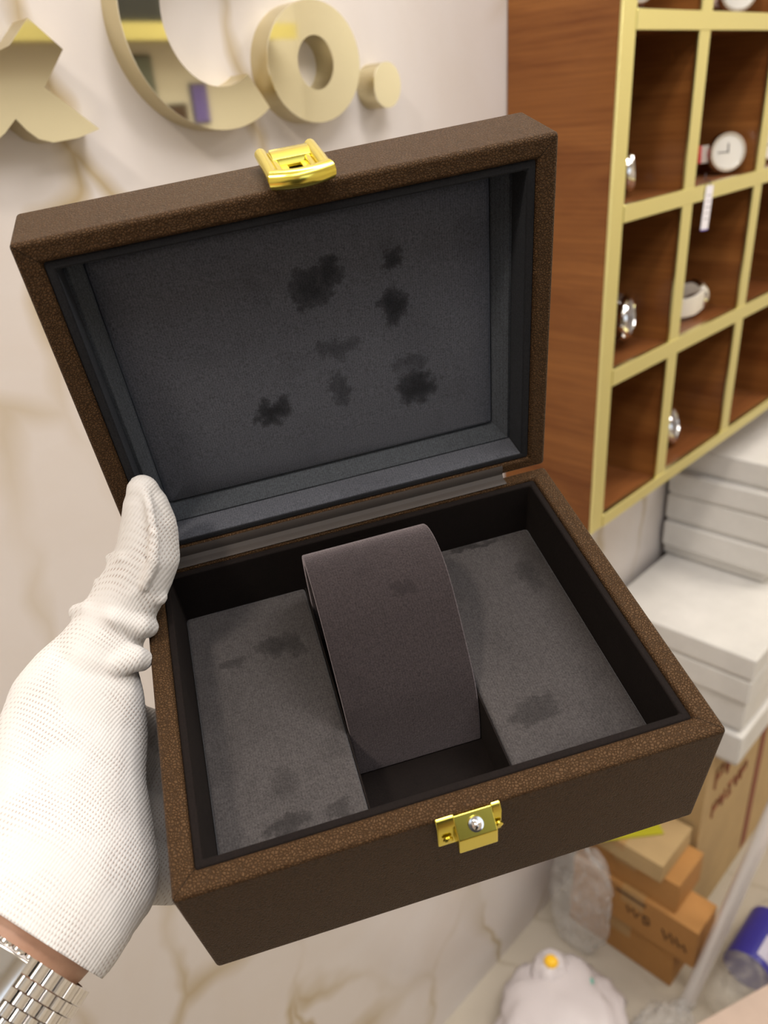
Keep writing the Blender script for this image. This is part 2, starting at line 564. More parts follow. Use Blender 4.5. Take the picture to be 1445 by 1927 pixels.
def letter_c():
    e = empty('letter_c', (0.421, 0.6, 1.509), 'large mirror-gold letter C left of the o', 'letter', 'gold letters on the marble wall')
    fr = Matrix.Translation(Vector((0.421, 0.6, 1.509)))
    for nm, d0, d1, mt in (('side_return', YF + 0.0012, Y1, GOLDS), ('mirror_face', YF, YF + 0.0012, GOLDM)):
        b = MB()
        rings = [[wall3(*outer[k], d0), wall3(*outer[k], d1), wall3(*inner[k], d1), wall3(*inner[k], d0)] for k in range(61)]
        b.rings(rings)
        b.build(nm, mt, e, frame=fr)


letter_c()
# ampersand: outline assembled from a bowl loop and two crossing strokes
amp_outer = [(0.3085, 1.517), (0.291, 1.5125), (0.272, 1.511), (0.262, 1.514), (0.2555, 1.5195), (0.2495, 1.527),
             (0.240, 1.519), (0.228, 1.512), (0.212, 1.509), (0.196, 1.511), (0.183, 1.517), (0.174, 1.527), (0.170, 1.540),
             (0.172, 1.553), (0.179, 1.565), (0.190, 1.574), (0.198, 1.580), (0.190, 1.590), (0.186, 1.602), (0.188, 1.615),
             (0.195, 1.627), (0.207, 1.635), (0.221, 1.637), (0.235, 1.634), (0.246, 1.626), (0.252, 1.614), (0.252, 1.601),
             (0.246, 1.589), (0.237, 1.580), (0.228, 1.573), (0.238, 1.562), (0.247, 1.5655), (0.257, 1.569), (0.2735, 1.5845), (0.2935, 1.5665), (0.2745, 1.5445)]
letter('letter_ampersand', 'gold ampersand cut off by the left edge of the photo', amp_outer, None, (0.235, 0.6, 1.509))

# ------------------------------------------------------------------ display cabinet on the wall
CX0, CX1, CY, CYB = 0.825, 1.872, 0.465, 0.6
posts = [(0.825, 0.853)] + [(0.996 + 0.2125 * i, 1.023 + 0.2125 * i) for i in range(4)] + [(1.846, 1.872)]
bars = [(1.000, 1.018), (1.193, 1.214), (1.381, 1.400), (1.565, 1.584), (1.750, 1.770)]
cab = empty('display_cabinet', (CX0, CYB, 1.0), 'shallow wall cabinet of wooden pigeonholes with gold edge trim holding watches', 'cabinet')
fr = Matrix.Translation(Vector((CX0, CYB, 1.0)))
MB().box((CX0, CY + .001, 1.0), (CX0 + .012, CYB - .001, 1.77)).build('side_panel', WOOD, cab, frame=fr, bevel=.001)
MB().box((CX1 - .012, CY + .004, 1.0), (CX1, CYB - .001, 1.77)).build('side_panel', WOOD, cab, frame=fr, bevel=.001)
MB().box((CX0 + .012, CYB - .012, 1.0), (CX1 - .012, CYB - .001, 1.77)).build('back_panel', WOODX, cab, frame=fr)
for z0, z1 in bars:
    MB().box((CX0 + .012, CY + .004, z0 + .002), (CX1 - .012, CYB - .012, z1 - .002)).build('shelf', WOODX, cab, frame=fr)
for x0, x1 in posts[1:-1]:
    for i in range(4):
        MB().box((x0 + .006, CY + .004, bars[i][1] - .002), (x1 - .006, CYB - .012, bars[i + 1][0] + .002)).build('divider', WOOD, cab, frame=fr)
for x0, x1 in posts:
    MB().box((x0, CY - .003, 1.0), (x1, CY + .001, 1.77)).build('gold_upright', GOLDF, cab, frame=fr, bevel=.0012)
MB().box((CX0 - .0012, CY - .0035, 1.0), (CX0 + .006, CY - .0028, 1.77)).build('gold_corner_strip', GOLDF, cab, frame=fr, bevel=.0006)
for z0, z1 in bars:
    MB().box((CX0 + .027, CY - .0042, z0), (CX1 - .027, CY + .004, z1)).build('gold_rail', GOLDF, cab, frame=fr, bevel=.0012)


# ------------------------------------------------------------------ watches lying in the pigeonholes
def display_watch(name, label, mat, rcase, strap_r, strap_mat, dial_mat, strap_w=0.02, edge_mat=None, pushers=True, squash=0.8, ext=0.0):
    """local frame: dial faces +Z, strap loop hangs behind the case in the YZ plane; base at the loop"""
    e = empty(name, None, label, 'watch', 'watches in the pigeonholes', mat=mat)
    h = 0.011
    MB().lathe([(rcase * .80, -h), (rcase, -h * .6), (rcase, -h * .15), (rcase * .96, 0.0), (rcase * .93, .0018), (rcase * .80, .002), (rcase * .78, .0005)], 40).build('case', STEEL, e, fix=True)
    MB().lathe([(rcase * .78, -.001), (rcase * .78, .0006)], 40).build('dial', dial_mat, e)
    hands = MB()
    hands.box((-.0006, -.001, .0007), (.0006, rcase * .55, .0012))
    hands.box((-.001, -.0007, .0012), (rcase * .42, .0007, .0016))
    hands.build('hands', STRING, e)
    if pushers:
        pb = MB()
        for a in (-28, 0, 28):
            q = Matrix.Rotation(math.radians(a), 4, 'Z') @ Matrix.Translation((rcase, 0, -h * .45)) @ Matrix.Rotation(math.radians(90), 4, 'Y')
            pb.lathe([(.0022, -.001), (.0022, .0025), (.0030, .0026), (.0030, .0042)], 14, q)
        pb.build('crown', STEEL, e)
    ring = []
    n = 40
    for k in range(n + 1):
        a = math.radians(62 + (360 - 124) * k / n)
        ys = 1 + (ext if math.sin(a) > 0 else 0)
        yy = strap_r * ys * math.sin(a); zz = -h * .6 - strap_r * squash + strap_r * squash * math.cos(a)
        w = strap_w / 2 * (1 - .18 * math.sin(math.pi * k / n))
        t = .0026
        yi = (strap_r - t) * ys * math.sin(a); zi = -h * .6 - strap_r * squash + (strap_r - t) * squash * math.cos(a)
        ring.append([Vector((-w, yy, zz)), Vector((w, yy, zz)), Vector((w, yi, zi)), Vector((-w, yi, zi))])
    w = strap_w / 2
    lug = lambda sgn, z0: [Vector((-w, sgn * rcase * .80, z0)), Vector((w, sgn * rcase * .80, z0)), Vector((w, sgn * rcase * .80, z0 - .0026)), Vector((-w, sgn * rcase * .80, z0 - .0026))]
    ring = [lug(1, -h * .35)] + ring + [lug(-1, -h * .35)]
    MB().rings(ring).build('strap', strap_mat, e, bevel=.0006)
    if edge_mat:
        b = MB()
        b.box((-strap_w * .50, -.0022, -.0030), (strap_w * .50, .0022, .0030), Matrix.Translation((0, strap_r * 1.20, -h * .5 - .0012)))
        b.build('strap_keeper', edge_mat, e)
    return e


def pose(loc, zdir, ydir):
    z = Vector(zdir).normalized(); y = Vector(ydir); y = (y - z * y.dot(z)).normalized(); x = y.cross(z)
    m = Matrix.Identity(4)
    for i in range(3):
        m[i][0] = x[i]; m[i][1] = y[i]; m[i][2] = z[i]; m[i][3] = loc[i]
    return m


display_watch('wristwatch', 'silver round watch on a white strap with red edge, tag hanging below', pose((1.179, 0.492, 1.4270), (-.62, -.77, .12), (-.77, .62, .0)), .0262, .031, WSTRAP, DIALW, .022, REDS, False, .6, .6)
display_watch('wristwatch', 'silver watch half hidden behind the left gold upright, second row from top', pose((0.949, 0.510, 1.4265), (.6, -.75, .1), (.0, .1, -1)), .0250, .026, STEELB, DIALW, .018, None, False, .7)
display_watch('wristwatch', 'silver watch standing on edge with two push buttons showing, third row, first pigeonhole', pose((0.948, 0.495, 1.2540), (.28, -.94, .10), (.25, .05, -1)), .0275, .040, STEELB, DIALG, .022, None, True, .75)
display_watch('wristwatch', 'white-strapped watch lying on its side with its face turned right, third row', pose((1.166, 0.508, 1.2385), (.93, -.20, .05), (.0, 1, .1)), .0235, .030, WSTRAP, DIALW, .030, None, False, 1.3)
display_watch('wristwatch', 'silver watch leaning beside the gold upright in the bottom row', pose((1.122, 0.500, 1.0515), (.28, -.93, .25), (-.45, .0, -1)), .0290, .040, STEELB, DIALG, .020, None, False, .75)
display_watch('wristwatch', 'pale pink watch with white face, top of photo', pose((1.162, 0.495, 1.6125), (-.62, -.77, .12), (-.77, .62, .0)), .0262, .031, PSTRAP, DIALW, .022, REDS, False, .6, .6)
display_watch('wristwatch', 'grey-strapped watch at the very top of the photo by the gold corner upright', pose((0.925, 0.50, 1.6125), (-.5, -.85, .1), (.0, .1, 1)), .0200, .027, GSTRAP, DIALG, .020, None, False, .9)
display_watch('wristwatch', 'white watch cut off by the right edge of the photo, second row', pose((1.345, 0.50, 1.4235), (-.4, -.9, .1), (-1, .3, .0)), .0220, .026, WSTRAP, DIALW, .020, None, False)
# paper tag hanging from the rail below the white watch
tg = empty('price_tag', (1.057, .4595, 1.348), 'small white paper price tag on a string over the gold rail', 'tag')
fr = Matrix.Translation(Vector((1.057, .4595, 1.348)))
q = Matrix.Translation((1.058, .4592, 1.372)) @ Matrix.Rotation(math.radians(4), 4, 'Y')
MB().box((-.0095, -.0006, -.026), (.0095, .0006, .026), q).build('paper_slip', TAGM, tg, frame=fr)
MB().box((-.0095, -.00075, -.0275), (.0095, .00075, -.026), q).build('purple_edge', PURPLE, tg, frame=fr)
MB().tube([(1.060, .4590, 1.396), (1.060, .4595, 1.4025), (1.066, .468, 1.4035), (1.090, .480, 1.4025), (1.118, .492, 1.406)], .0006, 8).build('string', STRING, tg, frame=fr)
lines = MB()
for i, w in enumerate((.006, .0045, .0065, .005, .006)):
    lines.box((-w, -.00068, .014 - i * .007), (w, -.00060, .0148 - i * .007), q)
lines.build('print', STRING, tg, frame=fr)

# ------------------------------------------------------------------ white boxes stacked under the cabinet
def carton(name, label, lo, hi, mat, rot=0.0, group=None, cat='box', lid=True, gap=0.0):
    cx, cy = (lo[0] + hi[0]) / 2, (lo[1] + hi[1]) / 2
    m = Matrix.Translation((cx, cy, lo[2])) @ Matrix.Rotation(math.radians(rot), 4, 'Z')
    e = empty(name, None, label, cat, group, mat=m)
    hx, hy, hz = (hi[0] - lo[0]) / 2, (hi[1] - lo[1]) / 2, hi[2] - lo[2]
    if lid:
        MB().box((-hx + .004, -hy + .004, 0), (hx - .004, hy - .004, hz * .55)).build('tray', mat, e, bevel=.0015)
        MB().box((-hx, -hy, hz * .10), (hx, hy, hz)).build('lid', mat, e, bevel=.004, segs=3)
    else:
        MB().box((-hx, -hy, 0), (hx, hy, hz)).build('carton_body', mat, e, bevel=.002)
        MB().box((-hx - .0006, -.022, hz * .62), (hx + .0006, .022, hz + .0006)).build('packing_tape', mat_tape, e)
    return e


mat_tape = simple('tan_packing_tape', (0.42, 0.25, 0.10), 0.3)
low = [(.597, .648, 1.112, .324), (.535, .596, 1.118, .328), (.468, .534, 1.110, .322)]
lowl = ['white box directly beneath the top of the lower stack', 'white box third from the top of the lower stack', 'white box at the bottom of the lower stack, on the big brown carton']
carton('white_box', 'wide white box with a bare top under the cabinet, topmost of the lower stack', (1.110, .322, .649), (1.60, .585, .695), WHITEC, .0, 'white boxes under the cabinet')
for (z0, z1, xx, yy), lb in zip(low, lowl):
    carton('white_box', lb, (xx, yy, z0), (1.60, .588, z1), WHITEC, 0, 'white boxes under the cabinet')
upl = [((1.337, .40), .6955, .714, 'thin white box at the foot of the upper stack'),
       ((1.326, .385), .7145, .770, 'thick white box second from the bottom of the upper stack'),
       ((1.331, .390), .7705, .827, 'white box in the middle of the upper stack'),
       ((1.328, .395), .8275, .873, 'white box second from the top of the upper stack'),
       ((1.342, .405), .8735, .922, 'white box on top of the upper stack close under the gold rail')]
for i, ((xx, yy), z0, z1, lb) in enumerate(upl):
    carton('white_box', lb, (xx, yy, z0), (1.70, .592, z1), WHITEC, (0.0, 0.4, -0.3, 0.3, -0.5)[i], 'white boxes under the cabinet')

# ------------------------------------------------------------------ brown cartons on the floor
def scribble(parent, name, pts_list, to3, mat, r=.0016, frame=None):
    b = MB()
    for pts in pts_list:
        b.tube([to3(*p) for p in pts], r, 6)
    return b.build(name, mat, parent, frame=frame)


big = carton('shipping_carton', 'big pale brown carton with reddish writing under the white boxes', (1.10, .362, 0), (1.62, .595, .466), CARD2, 0, 'brown cartons on the floor', 'carton', False)
random.seed(4)


def marks(x0, x1, zc, h, n):
    out = []
    for i in range(n):
        x = x0 + (x1 - x0) * (i + .5) / n
        w = (x1 - x0) / n * .32
        t = random.choice((0, 1, 2))
        if t == 0:
            out += [[(x - w, zc - h), (x - w, zc + h), (x + w, zc + h), (x + w, zc)], [(x - w, zc), (x + w, zc)]]
        elif t == 1:
            out += [[(x - w, zc + h), (x, zc - h)], [(x, zc - h), (x + w, zc + h)], [(x - w, zc), (x + w, zc)]]
        else:
            out += [[(x, zc - h), (x, zc + h)], [(x - w, zc + h), (x + w, zc + h)], [(x - w, zc - h), (x + w, zc - h)]]
    return out


frb = big.matrix_world.copy()
front = lambda x, z: Vector((x, .3612, z))
for args in ((1.13, 1.33, .395, .022, 5), (1.40, 1.56, .395, .022, 4), (1.14, 1.30, .31, .016, 5)):
    scribble(big, 'lettering', marks(*args), front, INKR, .0022, frb)
MB().box((1.36, .3610, .02), (1.39, .3614, .45)).build('red_stripe', INKR, big, frame=frb)
ca = carton('shipping_carton', 'orange-brown carton flat on the floor below the one with black writing', (.988, .333, 0), (1.06, .55, .094), CARD1, 0, 'brown cartons on the floor', 'carton', False)
cb = carton('shipping_carton', 'brown carton with black handwriting on its side, second from the floor', (.984, .298, .0945), (1.06, .545, .190), CARD1, 0, 'brown cartons on the floor', 'carton', False)
cc_ = carton('shipping_carton', 'small dark orange carton beneath the pale one', (.994, .345, .1905), (1.090, .55, .262), CARD1, 0, 'brown cartons on the floor', 'carton', False)
cd = carton('shipping_carton', 'pale carton with a light top, highest of the small cartons', (.978, .372, .2625), (1.092, .56, .305), CARD2, 0, 'brown cartons on the floor', 'carton', False)
frb = cb.matrix_world.copy()
left = lambda y, z: Vector((.9832, y, z))
for word in ([[(.43, .150), (.425, .135), (.418, .150), (.410, .132), (.405, .148)], [(.398, .150), (.394, .130), (.385, .135), (.388, .150), (.396, .148)]],
             [[(.36, .146), (.352, .126), (.345, .148), (.338, .128)], [(.335, .146), (.327, .128), (.320, .140), (.314, .126)]]):
    scribble(cb, 'handwritten_lettering', word, left, INK, .0016, frb)
MB().box((.9830, .395, .172), (.9845, .455, .178)).build('hand_slot', INK, cb, frame=frb)

# yellow-green strap behind the cartons
tag(MB().box((-.09, -.012, 0), (.09, .012, .003)).build('packing_strap', LIME), 'yellow-green strap lying on the pale carton just below the watch box', 'strap').matrix_world = \
    Matrix.Translation((.982, .470, .3062)) @ Matrix.Rotation(math.radians(-40), 4, 'Z')
tag(MB().box((-.045, -.006, 0), (.045, .006, .004)).build('flat_strip', GREEN), 'short flat green strip on the floor beside the crumpled bag', 'strip').matrix_world = \
    Matrix.Translation((.907, .462, .0005)) @ Matrix.Rotation(math.radians(-84), 4, 'Z')


# ------------------------------------------------------------------ plastic bags, bottle, pole
def crumple(name, mat, parent, c, r, seed, amp, freq, flat=0.0, sub=4):
    bm = bmesh.new()
    bmesh.ops.create_icosphere(bm, subdivisions=sub, radius=1.0)
    off = Vector((seed * 3.1, seed * 1.7, seed * 2.3))
    for v in bm.verts:
        n = v.co.normalized()
        d = 1 + amp * (mnoise.ridged_multi_fractal(n * freq + off, 1.0, 2.0, 4, 1.0, 2.0, noise_basis='PERLIN_ORIGINAL') - 1.0)
        v.co = Vector((n.x * r[0], n.y * r[1], n.z * r[2])) * d + Vector(c)
        if v.co.z < flat:
            v.co.z = flat + (v.co.z - flat) * 0.03
    me = bpy.data.meshes.new(name); bm.to_mesh(me); bm.free()
    me.materials.append(mat)
    for p in me.polygons:
        p.use_smooth = True
    o = bpy.data.objects.new(name, me); COL.objects.link(o)
    if parent: o.parent = parent
    return o


wb = empty('plastic_bag', (.768, .432, 0), 'crumpled white plastic bag with a yellow knob and teal print on the floor', 'bag')
crumple('bag_body', BAGW, wb, (0, 0, .048), (.125, .105, .055), 2, .16, 1.7, .004)
crumple('bag_neck', BAGW, wb, (.050, .055, .080), (.038, .032, .034), 5, .14, 2.0, .004)
MB().lathe([(.004, 0), (.011, .002), (.013, .008), (.009, .014), (.002, .016)], 20).build('yellow_knob', YELLOW, wb).location = (.047, .052, .107)
for (x, y, s) in ((.075, -.01, .012), (.03, -.055, .010)):
    crumple('teal_print', TEAL, wb, (x, y, .088 - abs(y) * .35), (s, s * .6, .004), int(s * 1000), .1, 2, -1, 3)

cbag = crumple('clear_bag', FILM, None, (0, 0, .14), (.026, .062, .15), 7, .20, 2.4, .002)
cbag.location = (.945, .505, 0.0)
tag(cbag, 'clear wrinkled plastic bag slumped between the marble wall and the cartons', 'bag')
sheet = crumple('plastic_sheet', FILM, None, (0, 0, .022), (.085, .045, .028), 9, .30, 2.6, .002)
sheet.location = (.868, .298, 0)
tag(sheet, 'crumpled clear plastic sheet on the floor in front of the cartons', 'plastic sheet')

bt = empty('plastic_bottle', (1.02, .236, .0445), 'clear plastic bottle with a blue label lying on the floor', 'bottle')
q = Matrix.Rotation(math.radians(90), 4, 'Y')
MB().lathe([(.006, -.035), (.024, -.038), (.036, -.030), (.042, -.016), (.042, .04), (.0405, .05), (.042, .06), (.042, .19), (.030, .225), (.014, .25), (.013, .27)], 36, q).build('bottle_shell', FILMT, bt)
MB().lathe([(.0424, .062), (.0428, .066), (.0428, .180), (.0424, .184)], 36, q).build('blue_label', BLUE, bt)
lb = MB()
lb.rings([[Vector((x, .0432 * math.cos(a), .0432 * math.sin(a))) for a in [math.radians(100 + 12 * k) for k in range(7)]] for x in (.075, .10, .125)], closed_u=False, cap0=False, cap1=False)
lb.build('lilac_print', LILAC, bt)
MB().lathe([(.015, .270), (.0165, .272), (.0165, .288), (.014, .290)], 24, q).build('cap', BLUE, bt)

tag(carton('low_carton', 'pinkish beige carton at the bottom right corner of the photo', (.68, -.142, 0), (1.08, .158, .30), CARD3, -21.7, None, 'carton', False))
pl = empty('metal_pole', (.976, .2955, 0), 'thin whitish metal pole leaning up in front of the brown cartons', 'pole')
d = Vector((1.073, .25, .419)) - Vector((.976, .2955, 0))
fr = Matrix.Translation(Vector((.976, .2955, 0)))
base = Vector((.976, .2955, .006))
MB().tube([base + d * .012, base + d * 2.6], .0130, 20).build('tube', CHROME, pl, frame=fr)
MB().tube([base - d * .012, base + d * .03], .0135, 20).build('foot_cap', WHITEC, pl, frame=fr)

# ------------------------------------------------------------------ the watch box
BX = Matrix(((0.8449051, 0.48561898, -0.22429796, 0.05860792), (-0.52662143, 0.82870243, -0.18953141, 0.16052217),
             (0.09383621, 0.27825617, 0.95591227, 1.31074232), (0, 0, 0, 1)))
W, D, RIM, HB, HL = 0.18, 0.1385, 0.0076, 0.0601, 0.0299
RB = 0.0054
TH = math.radians(93.166)
box = empty('watch_box', None, 'open dark brown leather watch box lined with black velvet, held in the gloved hand', 'box', mat=BX)


def L(x, v, n):
    """lid coordinates: v up the lid from the hinge, n outward depth (0 at the rim plane)"""
    return Vector((x, D, 0)) + Vector((0, -math.cos(TH), math.sin(TH))) * (v + .00127) + Vector((0, math.sin(TH), math.cos(TH))) * n


def Bc(x, y, z):
    return Vector((x, y, z))


def tray(mp, x0, x1, y0, y1, ix0, ix1, iy0, iy1, ztop, zin, zout):
    """open box with thick walls"""
    r = lambda a, b, c, d, z: [mp(a, c, z), mp(b, c, z), mp(b, d, z), mp(a, d, z)]
    m = MB()
    m.rings([r(x0, x1, y0, y1, zout), r(x0, x1, y0, y1, ztop), r(ix0, ix1, iy0, iy1, ztop), r(ix0, ix1, iy0, iy1, zin)])
    return m


tray(Bc, 0, W, 0, D, RIM, W - RIM, RIM, D - RB, 0, -.0555, -HB).build('base_shell', LEATHER, box, bevel=.0016, segs=4)
# velvet lining walls of the base
zl = -.0010
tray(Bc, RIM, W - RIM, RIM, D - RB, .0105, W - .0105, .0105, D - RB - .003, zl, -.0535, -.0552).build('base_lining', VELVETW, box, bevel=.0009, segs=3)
# padded floor either side of the pillow slot
for x0, x1 in ((.0106, .0640), (.1170, W - .0106)):
    MB().box((x0, .0107, -.052), (x1, D - RB - .0031, -.0270)).build('floor_pad', VELVET, box, bevel=.0016, segs=3)
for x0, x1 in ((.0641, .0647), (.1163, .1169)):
    MB().box((x0, .0107, -.0528), (x1, D - RB - .0031, -.0276)).build('slot_shade_sheet', VELVETW, box)  # black sheets over the pad sides paint in the slot's shade
# pillow: an arched velvet band rising from the slot
prof = [(.1235, -.0530), (.1232, -.030), (.1222, -.012), (.1198, .000), (.1155, .0085), (.1090, .0135), (.1010, .0158), (.0930, .0155), (.0855, .0125),
        (.0785, .0070), (.0720, -.0005), (.0655, -.0085), (.0600, -.0155), (.0560, -.0215), (.0530, -.0290), (.0510, -.0380), (.0500, -.0530)]


def smooth_path(p, it=2):
    for _ in range(it):
        q = [p[0]]
        for a, b in zip(p[:-1], p[1:]):
            q += [(a[0] * .75 + b[0] * .25, a[1] * .75 + b[1] * .25), (a[0] * .25 + b[0] * .75, a[1] * .25 + b[1] * .75)]
        p = q + [p[-1]]
    return p


pf = smooth_path(prof)
pin = []
for i, (y, z) in enumerate(pf):
    a = Vector(pf[max(i - 1, 0)]); b = Vector(pf[min(i + 1, len(pf) - 1)])
    t = (b - a).normalized(); nrm = Vector((t.y, -t.x))
    c = Vector((.085, -.03))
    if nrm.dot(c - Vector((y, z))) < 0: nrm = -nrm
    pin.append((y + nrm.x * .0042, max(z + nrm.y * .0042, -.053)))
px0, px1 = .0650, .1160
m = MB()
m.rings([[Bc(px0, *pf[i]), Bc(px1, *pf[i]), Bc(px1, *pin[i]), Bc(px0, *pin[i])] for i in range(len(pf))])
m.build('watch_pillow', VELVETP, box, bevel=.0013, segs=3)
# lid
lid = tray(L, 0, W, 0, D, RIM, W - RIM, RB, D - RIM, 0, .0275, HL).build('lid', LEATHERL, box, bevel=.0016, segs=4)
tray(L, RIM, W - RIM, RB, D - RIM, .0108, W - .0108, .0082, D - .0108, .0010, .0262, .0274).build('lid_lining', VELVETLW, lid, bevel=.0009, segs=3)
# chamfered strip and padded panel inside the lid
rr = lambda a, b, c, d, z: [L(a, c, z), L(b, c, z), L(b, d, z), L(a, d, z)]
m = MB()
m.rings([rr(.0109, W - .0109, .0083, D - .0109, .0262), rr(.0109, W - .0109, .0083, D - .0109, .0135), rr(.0122, W - .0122, .0096, D - .0122, .0130), rr(.0165, W - .0165, .0140, D - .0165, .0205), rr(.0165, W - .0165, .0140, D - .0165, .0262)], loop=True)
m.build('lid_border', VELVETC, lid)
m = MB()
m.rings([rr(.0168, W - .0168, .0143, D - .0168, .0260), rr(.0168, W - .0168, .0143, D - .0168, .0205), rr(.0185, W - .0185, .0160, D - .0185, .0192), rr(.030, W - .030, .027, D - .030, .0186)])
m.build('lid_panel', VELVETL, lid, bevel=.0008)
m = MB()
m.rings([rr(.0112, W - .0112, .0081, .0086, .0012), rr(.0112, W - .0112, .0081, .0086, .0140)])
m.build('hinge_side_lit_slab', VELVETL, lid)  # paler slab paints the light on the upward-facing hinge-side wall
# leather hinge strip
m = MB()
hs = []
for k in range(9):
    a = k / 8
    y = D - RB * .75 + a * (RB * .70); z = -.0002 - math.sin(a * math.pi) * .0003
    hs.append((y, z + .0004))
pts = [(D - .0052, .0004), (D - .0040, .0007), (D - .0026, .0005), (D - .0014, .0004)]
up = [L(0, v, n) for v, n in ((.0006, -.0004), (.0022, -.0007), (.0040, -.0007), (.0052, -.0003))]
path = [Vector((0, *p)) for p in pts] + up
rings = []
for p in path:
    rings.append([Vector((.004, p.y, p.z)), Vector((.160, p.y, p.z)), Vector((.160, p.y + .0006, p.z - .0006)), Vector((.004, p.y + .0006, p.z - .0006))])
m.rings(rings)
m.build('hinge_strip', HINGEL, box)

# gold front catch on the base
cat = MB()
pc = [(-.0005, .0000), (-.0062, -.0055), (-.0066, -.0130)]
cat.rings([[Bc(.0868, *p), Bc(.0995, *p), Bc(.0995, p[0] + .0012, p[1] - .0012), Bc(.0868, p[0] + .0012, p[1] - .0012)] for p in pc])
cat.box((.0868, -.0060, -.0125), (.0880, .000, -.0055)); cat.box((.0983, -.0060, -.0125), (.0995, .000, -.0055))
catch = cat.build('front_catch', GOLDL, box, bevel=.0004)
for x0, x1 in ((.0812, .0872), (.0991, .1022)):
    b = MB()
    b.rings([[Bc(x0, *p), Bc(x1, *p), Bc(x1, p[0] + .0011, p[1]), Bc(x0, p[0] + .0011, p[1])] for p in ((-.0008, .0004), (-.0024, -.0020), (-.0026, -.0135))])
    b.build('mounting_ear', GOLDL, catch, bevel=.0004)
for x in (.0842, .1006):
    MB().lathe([(.0004, .0), (.0016, .0002), (.0016, .0008), (.0009, .0012)], 16, Matrix.Translation((x, -.0030, -.0080)) @ Matrix.Rotation(math.radians(90), 4, 'X')).build('screw', GOLDL, catch)
MB().lathe([(.0024, 0), (.0024, .0004), (.0014, .0005), (.0015, .0014), (.0008, .0021), (.0002, .0022)], 20, Matrix.Translation((.0932, -.0036, -.0026)) @ Matrix.Rotation(math.radians(42), 4, 'X')).build('stud', STEEL, catch)


# gold toggle latch on the lid end
def LL(x, n, v):
    return L(x, D + v, n)


lt = MB()
rg = lambda x0, x1, n0, n1, v0, v1: lt.add([LL(x0, n0, v0), LL(x1, n0, v0), LL(x1, n1, v0), LL(x0, n1, v0), LL(x0, n0, v1), LL(x1, n0, v1), LL(x1, n1, v1), LL(x0, n1, v1)],
                                          [(3, 2, 1, 0), (4, 5, 6, 7), (0, 1, 5, 4), (1, 2, 6, 5), (2, 3, 7, 6), (3, 0, 4, 7)])
rg(.0858, .1000, .004, .0262, .0002, .0010)
latch = lt.build('lid_latch', GOLDL, lid, bevel=.0003)
# cover hood
m = MB()
hood = [(.0260, .0012), (.0255, .0046), (.0225, .0058), (.0180, .0056), (.0150, .0046), (.0140, .0028)]
m.rings([[LL(.0862, n, v), LL(.0992, n, v), LL(.0992, n, v - .0009), LL(.0862, n, v - .0009)] for n, v in hood])
m.build('hood', GOLDL, latch, bevel=.0003)
# loop: two side rails and a curved front bar
for x in (.0836, .1008):
    m = MB()
    m.tube([LL(x, .0255, .0040), LL(x, .010, .0040), LL(x, -.0015, .0036)], .0021, 14)
    m.build('loop_rail', GOLDL, latch)
    m = MB()
    xi = x + (.0031 if x < .09 else -.0031)
    m.tube([LL(xi, .0250, .0034), LL(xi, .000, .0032)], .0012, 12)
    m.build('loop_rail', GOLDL, latch)
m = MB()
bar = []
for k in range(13):
    a = k / 12
    bar.append(LL(.0828 + (.1016 - .0828) * a, -.0018 - .0030 * math.sin(math.pi * a), .0036))
m.tube(bar, .0030, 16)
m.build('loop_bar', GOLDL, latch)
m = MB()
for x0, x1 in ((.0872, .0905), (.0948, .0985)):
    m.add([LL(x0, .0045, .0010), LL(x1, .0045, .0010), LL(x1, .0140, .0010), LL(x0, .0140, .0010), LL(x0, .0045, .0030), LL(x1, .0045, .0030), LL(x1, .0140, .0030), LL(x0, .0140, .0030)],
          [(3, 2, 1, 0), (4, 5, 6, 7), (0, 1, 5, 4), (1, 2, 6, 5), (2, 3, 7, 6), (3, 0, 4, 7)])
m.build('catch_block', GOLDL, latch, bevel=.0004)


# ------------------------------------------------------------------ gloved hand
def CP(x, y, d):
    """point at depth d along the sight line of a measured joint"""
    c = MR * ((x - PPX) / F_PX * d) + MD * ((y - PPY) / F_PX * d) + MF * d
    return CAM + c


def BL(x, y, z):
    return BX @ Vector((x, y, z))


ARM0, ARM1 = CP(130, 1600, .270), CP(-60, 1860, .235)
AX = (ARM1 - ARM0).normalized()                 # down the forearm
WV = (CAM - (ARM0 + ARM1) / 2); WV = (WV - AX * WV.dot(AX)).normalized()   # palm normal
UV = AX.cross(WV).normalized()                  # across the wrist
if UV.dot(MR) < 0: UV = -UV
HF = Matrix.Identity(4)
HO = CP(60, 1745, .254)
Yh = -AX; Zh = UV.cross(Yh)
for i in range(3):
    HF[i][0] = UV[i]; HF[i][1] = Yh[i]; HF[i][2] = Zh[i]; HF[i][3] = HO[i]

zs = 1 if Zh.dot(WV) > 0 else -1
k_ = 1.0 / F_PX
thumb = [(CP(268, 925, .297), 29 * .297 * k_), (CP(274, 955, .299), 41 * .299 * k_), (CP(279, 990, .301), 50 * .301 * k_), (CP(276, 1045, .303), 57 * .303 * k_), (CP(253, 1100, .304), 60 * .304 * k_),
         (CP(222, 1155, .304), 62 * .304 * k_), (CP(200, 1195, .302), 64 * .302 * k_), (CP(178, 1245, .300), 78 * .300 * k_)]
palm = [(CP(178, 1245, .300), .0160, .8), (CP(163, 1300, .297), .0225, .72), (CP(148, 1360, .294), .0270, .66), (CP(132, 1450, .285), .0295, .64), (CP(128, 1560, .275), .0320, .62), (CP(128, 1610, .269), .0325, .62),
        (CP(95, 1665, .263), .0310, .64), (CP(60, 1720, .257), .0290, .68), (CP(25, 1762, .252), .0268, .72), (CP(-10, 1800, .2475), .0262, .74)]
